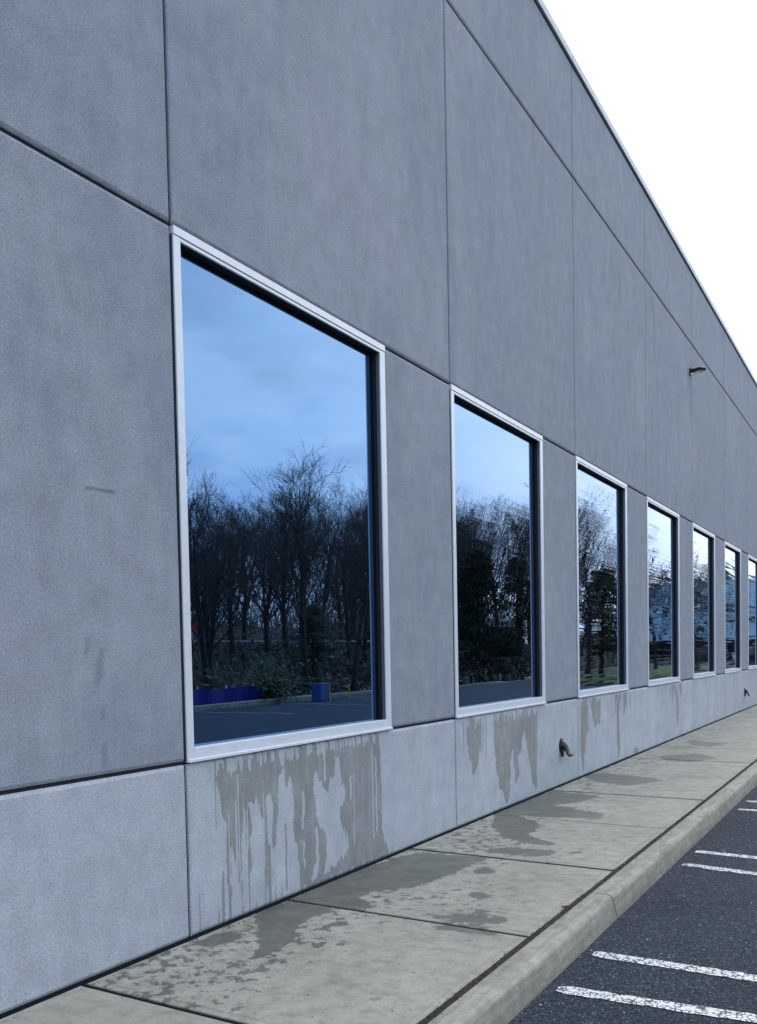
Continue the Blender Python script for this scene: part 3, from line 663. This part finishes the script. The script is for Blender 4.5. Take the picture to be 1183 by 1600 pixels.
# windows
def window(k):
    a = Y0 + k * W + 0.0094; b = a + 2.335; G = -0.062
    w_ = empty('window', (0, a, ZB)); w_.parent = bld
    def bx(name, x0, x1, y0, y1, z0, z1, m, bev=0.0):
        bm = box_bm(x0, x1, y0 - a, y1 - a, z0 - ZB, z1 - ZB, bev)
        return link(name, bm, m, w_)
    P = 0.007
    bx('jamb', -0.006, P, a, a + 0.056, ZB, ZT - 0.050, M_ALU, 0.002)
    bx('jamb', -0.006, P, b - 0.074, b, ZB, ZT - 0.050, M_ALU, 0.002)
    bx('jamb_return', -0.032, -0.0065, a + 0.001, a + 0.0555, ZB + .001, ZT - 0.052, M_RET)
    bx('jamb_return', -0.032, -0.0065, b - 0.0735, b - 0.001, ZB + .001, ZT - 0.052, M_RET)
    bx('sill', -0.032, P + 0.001, a + 0.0565, b - 0.0745, ZB, ZB + 0.080, M_ALU, 0.002)
    bx('drip_edge', P + 0.002, P + 0.012, a + 0.001, b - 0.001, ZB - 0.001, ZB + 0.016, M_ALU, 0.0015)
    bx('head_trim', -0.030, P + 0.003, a, b, ZT - 0.046, ZT, M_ALU, 0.002)
    bx('head', -0.010, P - 0.002, a + 0.0565, b - 0.0745, ZT - 0.070, ZT - 0.0505, M_ALU, 0.0015)
    bx('gasket', G - 0.01, -0.0325, a + 0.03, a + 0.0555, ZB + 0.05, ZT - 0.05, M_GASK)
    bx('gasket', G - 0.01, -0.0325, b - 0.074, b - 0.04, ZB + 0.05, ZT - 0.05, M_GASK)
    bx('gasket', G - 0.01, -0.0105, a + 0.03, b - 0.04, ZT - 0.068, ZT - 0.048, M_GASK)
    bx('inner_sill', G - 0.01, -0.0325, a + 0.0565, b - 0.0745, ZB + 0.03, ZB + 0.0775, M_ALU, 0.0)
    bx('sealant', -0.02, 0.004, a, b, ZT + 0.0005, ZT + 0.007, M_SEAL)
    p = bx('pane', G - 0.012, G, a + 0.03, b - 0.04, ZB + 0.05, ZT - 0.05, M_GLASS)
    p['warp'] = {0: 0.14, 1: 0.8, 2: 2.2, 3: 3.2}.get(k, 3.4)
    return w_
for k in WINDOWS: window(k)

# wall lamp
def lathe_ellipse(name, prof, m, parent, sx, sy, n=28, centre=(0, 0, 0)):
    V = []; F = []
    for r, z in prof:
        for i in range(n):
            t = 2 * math.pi * i / n
            V.append((centre[0] + sx * r * math.cos(t), centre[1] + sy * r * math.sin(t), centre[2] + z))
    for j in range(len(prof) - 1):
        for i in range(n):
            i2 = (i + 1) % n; F.append((j * n + i, j * n + i2, (j + 1) * n + i2, (j + 1) * n + i))
    F.append(tuple(range(n - 1, -1, -1))); F.append(tuple((len(prof) - 1) * n + i for i in range(n)))
    return mesh(name, V, F, m, parent, smooth=False)
lamp = tag(empty('wall_lamp', (0, 17.70, 6.79)), 'black wall mounted lamp with flat oval head high on the grey wall', 'lamp')
box('back_plate', 0.0, 0.025, -0.055, 0.055, -0.075, 0.055, M_BLACK, lamp, 0.006)
box('arm', 0.025, 0.085, -0.035, 0.035, -0.03, 0.035, M_BLACK, lamp, 0.008)
head = lathe_ellipse('lamp_head', [(0.72, -0.028), (0.95, -0.020), (1.0, -0.004), (0.97, 0.012), (0.75, 0.030), (0.3, 0.038)], M_BLACK, lamp, 0.115, 0.10, centre=(0.18, 0, 0))
lathe_ellipse('lens', [(0.5, -0.008), (0.66, -0.004), (0.70, 0.0)], M_LENS, head, 0.115, 0.10, centre=(0.185, 0, -0.0305))

# overflow spouts low on the wall
def spout(y, lab):
    e = tag(empty('downspout_nozzle', (0, y, 0.475)), lab, 'spout', 'overflow spouts low on the wall')
    # oval flange
    V = []; F = []; n = 24
    for x, s in ((0.0, 1.0), (0.012, 1.0), (0.018, 0.9)):
        for i in range(n):
            t = 2 * math.pi * i / n; V.append((x, 0.070 * s * math.sin(t), 0.088 * s * math.cos(t)))
    for j in range(2):
        for i in range(n): F.append((j * n + i, j * n + (i + 1) % n, (j + 1) * n + (i + 1) % n, (j + 1) * n + i))
    F.append(tuple(2 * n + i for i in range(n)))
    mesh('flange', V, F, M_RUST, e)
    # spout body: round at the wall, opening into a wide downturned lip
    st = [(0.016, 0.050, 0.056, 0.012), (0.045, 0.048, 0.050, -0.002), (0.068, 0.050, 0.042, -0.030), (0.082, 0.058, 0.030, -0.066), (0.105, 0.072, 0.016, -0.100), (0.125, 0.080, 0.007, -0.118)]
    V = []; F = []; n = 20
    for inner in (0, 1):
        for (x, wy, hz, zc) in st:
            q = 0.82 if inner else 1.0
            for i in range(n):
                t = 2 * math.pi * i / n
                V.append((x + (0.010 * math.cos(t) if x > .06 else 0), wy * q * math.sin(t), zc + hz * q * math.cos(t)))
    m_ = len(st)
    for s in (0, 1):
        for j in range(m_ - 1):
            for i in range(n):
                b = s * m_ * n; F.append((b + j * n + i, b + j * n + (i + 1) % n, b + (j + 1) * n + (i + 1) % n, b + (j + 1) * n + i))
    for i in range(n):
        F.append(((m_ - 1) * n + i, (m_ - 1) * n + (i + 1) % n, (2 * m_ - 1) * n + (i + 1) % n, (2 * m_ - 1) * n + i))
    mesh('spout', V, F, M_RUST, e, smooth=True)
    # pointed lower lip of the flange
    mesh('lower_lip', [(0.003, -0.040, -0.06), (0.003, 0.040, -0.06), (0.003, 0.0, -0.135), (0.028, -0.030, -0.05), (0.028, 0.030, -0.05), (0.034, 0, -0.125)],
         [(0, 1, 2), (3, 5, 4), (0, 3, 4, 1), (1, 4, 5, 2), (2, 5, 3, 0)], M_RUST, e)
    return e
spout(10.17, 'dark metal overflow spout below the pier between second and third windows')
spout(24.25, 'small distant overflow spout low on the wall near the sixth window')

# ------------------------------------------------------------------ what the windows reflect: far side of the car park
def far_kerb(name, x, ya, yb, label):
    e = tag(empty(name, (0, 0, 0)), label, kind='structure')
    y = ya
    while y < yb:
        box('kerb_stone', x, x + 0.16, y + 0.006, min(y + 3.0, yb) - 0.006, -0.3, -0.01, M_KERB, e, 0.02)
        y += 3.0
    return e
far_kerb('far_kerb', 16.5, -20, 78, 'concrete kerb at the far side of the car park')
# planted island
isl = [(8.4, 46.5), (9.2, 45.3), (12.6, 45.0), (13.8, 46.2), (14.0, 76), (13.0, 77.5), (9.0, 77.5), (8.2, 76)]
tag(mesh('grass_verge', [(x, y, 0.0) for x, y in isl] + [(x, y, -0.3) for x, y in isl],
     [tuple(range(8))] + [(i, (i + 1) % 8, (i + 1) % 8 + 8, i + 8) for i in range(8)], M_GRASS), 'green grass island in the car park under the trees', kind='structure')

def bare_tree(seed, height, spread, fork=0.22, droop=0.0, twigs=5, lean=0.0, nl=9, crown_start=0.25, minr=0.008, deep=4):
    r = random.Random(seed)
    TV, TF, CV, CF = [], [], [], []
    def grow(p, d, L, rad, lvl):
        n = 4 if lvl <= 1 else 3
        pts = [p.copy()]; rr = [rad]; q = p.copy(); dd = d.copy()
        for i in range(n):
            dd = (dd + Vector((r.gauss(0, .15), r.gauss(0, .15), r.gauss(0, .10) + (0.10 - droop) * (1 if lvl > 0 else .2)))).normalized()
            q = q + dd * (L / n); pts.append(q.copy()); rr.append(rad * (1 - (i + 1) / n * 0.62))
        tube(CV, CF, pts, rr, 5 if lvl <= 1 else 3, False)
        if lvl >= deep: return
        nk = [nl, 6, 5, twigs][lvl] if lvl < 4 else 0
        for c in range(nk):
            t = r.uniform(0.25, 1.0) if lvl else r.uniform(.3, 1)
            i = min(int(t * n), n - 1); f = t * n - i
            o = pts[i].lerp(pts[i + 1], f)
            az = r.uniform(0, 6.28); tilt = r.uniform(0.45, 0.95)
            ax = (pts[i + 1] - pts[i]).normalized(); s = ax.orthogonal().normalized(); s = Matrix.Rotation(az, 3, ax) @ s
            nd = (ax * math.cos(tilt) + s * math.sin(tilt)).normalized()
            grow(o, nd, L * r.uniform(0.42, 0.66), max(rr[i] * 0.5, minr), lvl + 1)
    # trunk
    base = Vector((0, 0, -0.3)); pts = [base]; rads = [height * 0.026]
    q = base.copy(); dd = Vector((lean, 0, 1)).normalized(); nseg = 9
    for i in range(nseg):
        dd = (dd + Vector((r.gauss(0, .05), r.gauss(0, .05), 0.04))).normalized(); q = q + dd * (height * 0.78 / nseg); pts.append(q.copy())
        rads.append(height * 0.018 * (1 - (i + 1) / nseg * 0.75))
    tube(TV, TF, pts, rads, 8, False)
    for c in range(nl + 5):
        t = crown_start + (1 - crown_start) * ((c + r.random()) / (nl + 5)); i = min(int(t * nseg), nseg - 1)
        o = pts[i].lerp(pts[i + 1], t * nseg - i); az = c * 2.4 + r.uniform(-.5, .5)
        tilt = r.uniform(0.5, 0.9) * (1.15 - 0.55 * t)
        nd = Vector((math.cos(az) * math.sin(tilt), math.sin(az) * math.sin(tilt), math.cos(tilt)))
        grow(o, nd, spread * r.uniform(0.75, 1.1) * (1.1 - 0.45 * t), rads[i] * 0.5, 1)
    return TV, TF, CV, CF
def make_tree(seed, h, sp, m=None, **kw):
    TV, TF, CV, CF = bare_tree(seed, h, sp, **kw)
    e = empty('bare_tree', (0, 0, 0))
    mesh('trunk', TV, TF, m or M_BARK2, e, smooth=True); mesh('crown', CV, CF, m or M_BARK, e)
    return e
protos = [make_tree(11, 11.5, 4.6, twigs=4), make_tree(23, 12.5, 4.2, twigs=4, crown_start=0.35), make_tree(37, 10.5, 4.4, twigs=4, lean=0.08), make_tree(52, 12.0, 5.4, twigs=5, crown_start=0.3, nl=10)]
small = make_tree(77, 8.2, 3.4, twigs=2, droop=0.16, crown_start=0.22, nl=6, minr=0.028, deep=3)

def leafy(name, n, fn, m, size, parent=None, kindpart='foliage'):
    V = np.zeros((n * 4, 3)); F = []
    for i in range(n):
        c, d = fn(i)
        u = Vector((random.gauss(0, 1), random.gauss(0, 1), random.gauss(0, .6))).normalized()
        v = u.cross(Vector(d)).normalized() if d else u.orthogonal().normalized()
        s = size * random.uniform(.6, 1.4); c = Vector(c)
        V[4 * i:4 * i + 4] = [c - u * s, c + v * s * .5, c + u * s, c - v * s * .5]
        F.append((4 * i, 4 * i + 1, 4 * i + 2, 4 * i + 3))
    return mesh(kindpart, V, F, m, parent)
def conifer(seed, h, rad, clear=1.2):
    random.seed(seed)
    e = empty('evergreen_tree', (0, 0, 0))
    TV, TF = [], []
    tube(TV, TF, [(0, 0, -0.3), (0.05, 0, h * .4), (0, .05, h * .95)], [h * 0.028, h * 0.018, 0.03], 8)
    nb = 95; bs = []
    for i in range(nb):
        t = (i + random.random()) / nb; z = clear + (h * 0.97 - clear) * t; L = rad * (1 - t) ** 0.75 * random.uniform(.7, 1.15) + .3; az = random.random() * 6.28
        dz = L * random.uniform(-.22, .18)
        tube(TV, TF, [(0, 0, z), (math.cos(az) * L * .5, math.sin(az) * L * .5, z + dz * .2 + .15), (math.cos(az) * L, math.sin(az) * L, z + dz)], [0.05 * (1 - t) + .015, 0.03, 0.008], 4, False)
        bs.append((z, L, az, dz))
    mesh('trunk', TV, TF, M_BARK2, e)
    def fn(i):
        z, L, az, dz = bs[i % nb]; t = random.random() ** 0.7; s = (1 - t * .6) * .45
        return (math.cos(az) * L * t + random.gauss(0, s), math.sin(az) * L * t + random.gauss(0, s), z + dz * t + random.gauss(0, .18)), None
    leafy('foliage', 17000, fn, M_PINE, 0.095, e, 'foliage')
    return e
ev = [conifer(5, 10.5, 3.6), conifer(6, 9.0, 4.2, 2.0)]
random.seed(3)
note_kids()

def ground_z(x, y):
    if 8.3 < x < 13.9 and 46 < y < 77: return 0.0
    return terr(x, y)
used = set()
def plant(proto, x, y, s, label, group, cat='tree', rz=None):
    o = proto if proto.name not in used else copy_tree(proto)
    used.add(proto.name)
    o.location = (x, y, ground_z(x, y)); o.rotation_euler[2] = random.uniform(0, 6.28) if rz is None else rz
    o.scale = (s, s, s * random.uniform(.95, 1.05)); tag(o, label, cat, group); return o
WG = 'bare trees of the wood across the car park'
plant(protos[3], 21.0, 35.0, 0.86, 'tallest spreading bare tree mirrored in the middle of the nearest window', WG)
plant(protos[0], 20.0, 26.0, 0.74, 'bare tree mirrored at the left side of the nearest window', WG)
plant(protos[2], 18.0, 34.5, 0.76, 'bare tree with low forked trunk mirrored at the right side of the nearest window', WG)
plant(protos[1], 23, 30.5, 0.74, 'slender bare tree mirrored between the left and the middle of the nearest window', WG)
# front rank, further ranks
LB = 'bare leafless tree standing in the wood across the car park'
pts = []
for i in range(3000):
    if len(pts) >= 84: break
    x = random.uniform(19, 58); y = random.uniform(4, 112)
    if y > 62 and x < 26: continue
    if (x - 21) ** 2 + (y - 35) ** 2 < 12: continue
    if any((x - a) ** 2 + (y - b) ** 2 < 8 for a, b in pts): continue
    pts.append((x, y))
HT = [11.5 * 1.2, 12.5 * 1.2, 10.5 * 1.2, 12.0 * 1.2]
SH = ['upright', 'slender', 'leaning', 'broad crowned']
def win_of(x, y):
    a = math.degrees(math.atan2(x + 3.65, y))
    return 'nearest' if a > 27.5 else ('second' if a > 19.5 else ('third' if a > 15 else 'farther'))
for i, (x, y) in enumerate(pts):
    dist = math.hypot(x + 3.65, y); az = math.degrees(math.atan2(x + 3.65, y))
    el = random.uniform(9.0, 10.9) if az < 30 else random.uniform(9.6, 12.0)
    hh = 1.6 + dist * math.tan(R(el)) - terr(x, y)
    s_ = min(max(hh / HT[i % 4], .62), 1.6)
    wn = win_of(x, y); rk = 'front' if x < 30 else ('middle' if x < 44 else 'back')
    plant(protos[i % 4], x, y, s_, '%s bare tree in the %s rows of the wood mirrored in the %s window' % (SH[i % 4], rk, wn) if wn != 'farther' else '%s bare tree in the %s rows of the wood beyond the island' % (SH[i % 4], rk), WG)
plant(protos[3], 12.2, 51.0, 0.80, 'broad bare tree on the grass island mirrored in the third window', WG)
plant(protos[0], 12.6, 61.0, 0.86, 'upright bare tree on the grass island mirrored in the third window', WG)
# evergreens behind second and third windows' reflections
EG = 'evergreens among the bare trees'
for i, (x, y, s, l) in enumerate([(20.5, 54, 0.85, 'dark evergreen mirrored in the middle of the second window'), (24.5, 60, 0.75, 'broad dark evergreen mirrored at the right of the second window'), (20, 46, 0.6, 'small evergreen mirrored low at the left of the second window'),
                                  (12.9, 56.3, 0.78, 'spreading evergreen on the grass island mirrored in the third window'), (24, 70, 0.9, 'evergreen behind the road mirrored at the left of the third window'), (26, 43, 0.5, 'small evergreen among bare trunks mirrored low in the nearest window'), (24, 21, 0.75, 'evergreen mirrored at the lower left of the nearest window')]):
    plant(ev[1] if i == 3 else ev[i % 2], x, y, s, l, EG)
# bare trees on the island, reflected in windows four to seven
IG = 'bare trees on the grass island'
for x, y, s, l in [(12.0, 66, 1.0, 'small drooping bare tree on the grass island mirrored in the fourth window'), (10.5, 73.5, 1.15, 'spreading bare tree near the end of the island mirrored in the fifth window'), (14.4, 92, 1.2, 'bare tree beyond the island mirrored in the sixth window')]:
    plant(small, x, y, s, l, IG)
# young evergreen shrub by the blue screen, brush below the trees
sh = tag(empty('evergreen_shrub', (16.95, 26.9, -0.2)), 'rounded leafy evergreen shrub beside the blue bin across the car park', 'shrub')
TV, TF = [], []
for i in range(7):
    a = i * .9; tube(TV, TF, [(0, 0, 0), (math.cos(a) * .4, math.sin(a) * .4, .9), (math.cos(a) * .6, math.sin(a) * .6, 1.5)], [.03, .02, .008], 4, False)
mesh('stem', TV, TF, M_BARK2, sh)
leafy('foliage', 2200, lambda i: ((random.gauss(0, .45), random.gauss(0, .45), abs(random.gauss(.75, .45))), None), M_IVY, 0.07, sh, 'foliage')
VV = []; FF = []
for i in range(9000):
    x = random.uniform(18, 50); y = random.uniform(5, 105)
    if (y > 74 and x < 30) or 31 < x < 44: continue
    h = random.uniform(.5, 2.2); a = random.random() * 6.28; z = terr(x, y); w_ = .02 + .02 * random.random(); l = random.uniform(.1, .5)
    b = len(VV); tx, ty = x + math.cos(a) * l * h, y + math.sin(a) * l * h
    VV += [(x - w_, y, z), (x + w_, y + w_, z), (tx, ty, z + h), (x + .25 * h, y - .1, z + h * .7)]
    FF += [(b, b + 1, b + 2), (b, b + 1, b + 3)]
tag(mesh('undergrowth', VV, FF, M_BRUSH), 'dense bare brush under the trees across the car park', kind='stuff')
def brush_fn(i):
    x = random.uniform(17.5, 33) if i % 2 else random.uniform(44, 62); y = random.uniform(2, 108)
    return (x, y, terr(x, y) + abs(random.gauss(0, .55 if i % 2 else 1.3))), None
tag(leafy('ivy_cover', 20000, brush_fn, M_BRUSH, 0.2, None, 'ground_foliage'), 'low dark ivy and brush covering the wood floor', kind='stuff')
# distant woodland behind
def far_fn(i):
    y = random.uniform(-30, 420); x = 72 + (y > 110) * (y - 110) * 0.3 + random.gauss(0, 5)
    return (x, y, 1 + abs(random.gauss(0, 5.0 + .010 * max(y, 0)))), None
NQ = 60000; V = np.zeros((NQ * 4, 3)); F = []
for i in range(NQ):
    c = Vector(far_fn(i)[0]); u = Vector((0, random.gauss(0, .45), 1)) * random.uniform(.5, 1.6); v = Vector((0, random.uniform(.03, .10), 0))
    V[4 * i:4 * i + 4] = [c - u - v, c - u + v, c + u + v * .3, c + u - v * .3]; F.append((4 * i, 4 * i + 1, 4 * i + 2, 4 * i + 3))
tag(mesh('distant_wood', V, F, M_BRUSH), 'far dark line of woodland beyond the road', kind='stuff')

# blue silt screen, bin, bollards with a rail
e = tag(empty('screen_fence', (16.95, 20.0, -0.19)), 'low dark blue fabric screen on stakes along the far kerb', 'fence')
V = []; F = []
n = 40
for i in range(n + 1):
    y = i * 7.6 / n; wv = 0.05 * math.sin(i * .9)
    V += [(wv, y, 0), (wv, y, 0.68 + 0.03 * math.sin(i * .5)), (wv + .012, y, 0), (wv + .012, y, 0.68 + 0.03 * math.sin(i * .5))]
for i in range(n):
    b = 4 * i; F += [(b, b + 4, b + 5, b + 1), (b + 2, b + 3, b + 7, b + 6), (b + 1, b + 5, b + 7, b + 3)]
mesh('screen_fabric', V, F, M_BLUE, e)
for i in range(6): box('stake', .07, .11, i * 1.5, i * 1.5 + .04, 0, .78, M_WHITE, e)
e = tag(empty('plastic_bin', (15.6, 28.0, -0.15)), 'bright blue upright bin with pale edge beside the far shrub', 'bin')
box('bin_body', -.22, .22, 0, .6, .03, 0.62, M_BLUE2, e, .03)
box('lid', -.23, .23, -.01, .61, .62, .66, M_BLUE2, e, .02)
box('edge_strip', -.245, -.222, .56, .61, .0, .67, M_YEL, e)
bol = None
for i, y in enumerate((31.3, 33.6, 36.5)):
    o = tag(box('bollard', 16.2, 16.27, y, y + .07, -.15, .35, M_YEL, None, .02), ['short yellow bollard nearest the blue bin', 'short yellow bollard in the middle of the rail', 'short yellow bollard farthest from the blue bin'][i], 'bollard', 'yellow bollards across the car park')
# guard rail and road on the embankment
tag(mesh('upper_road', [(36, -40, 1.95), (43, -40, 1.95), (43, 92, 1.95), (36, 92, 1.95)], [(0, 1, 2, 3)], M_ASPH), 'road running along the top of the embankment', kind='structure')
gr = tag(empty('guard_rail', (34.5, -10, 1.6)), 'weathered rail on posts along the top of the embankment', 'guard rail')
box('rail', 0, .06, 0, 90, 0.95, 1.10, M_GALV, gr); box('rail', 0, .06, 0, 90, .45, .52, M_BARK2, gr)
pm = box('post', -.08, 0, 0, .1, -.2, 1.15, M_BARK2, gr)
for i in range(1, 46):
    c = pm.copy(); COL.objects.link(c); c.parent = gr; c.location = (0, i * 2.0, 0)
sg = tag(empty('road_sign', (35.3, 43.0, 1.7)), 'red octagonal road sign on a post above the guard rail', 'road sign')
box('post', -.03, .03, -.03, .03, 0, 2.0, M_GALV, sg)
V = [(x, .38 * math.sin(R(22.5 + 45 * i)), 1.9 + .38 * math.cos(R(22.5 + 45 * i))) for x in (-.06, -.04) for i in range(8)]
mesh('sign_plate', V, [tuple(range(8)), tuple(range(15, 7, -1))] + [(i, (i + 1) % 8, (i + 1) % 8 + 8, i + 8) for i in range(8)], M_RED, sg)

# cars
def car(name, x, y, z, rz, paint, label, kind='sedan'):
    e = tag(empty(name, (x, y, z), rz), label, 'car')
    if kind == 'sedan':
        body = [(-2.2, .35), (-2.25, .75), (-1.9, .92), (1.1, .92), (2.15, .78), (2.25, .55), (2.2, .3)]
        cab = [(-1.75, .9), (-1.1, 1.38), (.25, 1.42), (1.05, .9)]; wd = .88
    else:
        body = [(-2.35, .4), (-2.4, .95), (-2.2, 1.08), (1.2, 1.08), (2.3, .98), (2.4, .6), (2.35, .38)]
        cab = [(-2.25, 1.06), (-2.0, 1.72), (.3, 1.76), (1.15, 1.06)]; wd = .95
    def extr(nm, prof, w0, w1, m, zmid):
        V = []; n = len(prof)
        for s in (-1, 1):
            for px, pz in prof:
                ww = w0 if pz <= zmid else w1
                V.append((px, s * ww, pz))
        F = [tuple(range(n)), tuple(range(2 * n - 1, n - 1, -1))] + [(i, (i + 1) % n, (i + 1) % n + n, i + n) for i in range(n)]
        return mesh(nm, V, F, m, e)
    extr('body', body, wd, wd * .96, paint, .6)
    extr('side_window', cab, wd * .92, wd * .72, M_GLS, body[2][1])
    rf = [(cab[1][0] - .05, cab[1][1] + .0), (cab[2][0] + .08, cab[2][1]), (cab[2][0], cab[2][1] + .05), (cab[1][0] + .1, cab[1][1] + .06)]
    extr('roof', rf, wd * .73, wd * .73, paint, 9)
    for sx in (-1.4, 1.4):
        for sy in (-1, 1):
            V, F = [], []; tube(V, F, [(sx, sy * (wd - .2), .33), (sx, sy * (wd + .02), .33)], [.33, .33], 16)
            wh = mesh('wheel', V, F, M_TYRE, e)
            V, F = [], []; tube(V, F, [(sx, sy * (wd + .0), .33), (sx, sy * (wd + .03), .33)], [.2, .19], 12); mesh('rim', V, F, M_RIM, wh)
    return e
car('parked_car', 38.0, 41.0, 1.96, R(90), M_CARW, 'white saloon car on the embankment road behind the rail')
car('parked_car', 39.5, 62.0, 1.96, R(90), M_CARW, 'white saloon car farther along the embankment road', 'sedan')
car('parked_car', 8.2, 92.0, -.15, R(90), M_CARD, 'dark estate car parked beyond the island mirrored in the fourth window', 'suv')
car('parked_car', 15.0, 100.0, -.15, R(0), M_CARD, 'dark estate car parked before the pale building', 'suv')
car('parked_car', 9.9, 103.0, -.15, R(0), M_CARW, 'white estate car parked before the pale building', 'suv')
car('parked_car', 4.6, 101.0, -.15, R(0), M_CARD, 'dark saloon car parked before the pale building near the kerb')

# pale building closing the car park, tan building beyond the road
pb = tag(empty('warehouse_building', (0, 0, 0)), 'long pale blue grey building at the end of the car park', 'building')
nP = 8
for i in range(nP):
    a = 2 + i * 3.25; box('wall_panel', a + .02, a + 3.23, 120, 120.3, 2.6, 10.0, M_PALE, pb, .02)
box('wall', 2, 28, 120.31, 150, -.2, 9.9, M_PALE, pb)
box('base_wall', 2, 28, 120.05, 120.28, -.2, 2.55, M_DARK, pb)
for i in range(6): box('window', 3 + i * 4, 6 + i * 4, 119.98, 120.04, .6, 2.2, M_GLS, pb)
box('parapet', 1.9, 28.1, 119.9, 120.4, 10.0, 10.3, M_CARG, pb)
box('sign_band', 6, 17.4, 119.75, 119.98, 6.3, 6.6, M_DARK, pb); box('sign_band', 6, 17.4, 119.75, 119.98, 4.9, 5.2, M_DARK, pb)
mesh('gable_roof', [(14.6, 119.6, 10.3), (17.2, 119.6, 10.3), (15.9, 119.6, 12.0), (14.6, 124, 10.3), (17.2, 124, 10.3), (15.9, 124, 12.0)], [(0, 1, 2), (3, 5, 4), (0, 2, 5, 3), (1, 4, 5, 2)], M_GREEN, pb)
tb = tag(empty('low_building', (0, 0, 0)), 'low tan building with white roof edge beyond the road', 'building')
box('wall', 46, 66, 206, 225, -.2, 4.6, M_TAN, tb); box('roof', 45.5, 66.5, 205.5, 225.5, 4.6, 5.4, M_WHITE, tb)
for i in range(4): box('window', 48 + i * 4.5, 51 + i * 4.5, 205.94, 205.99, 1, 3, M_GLS, tb)
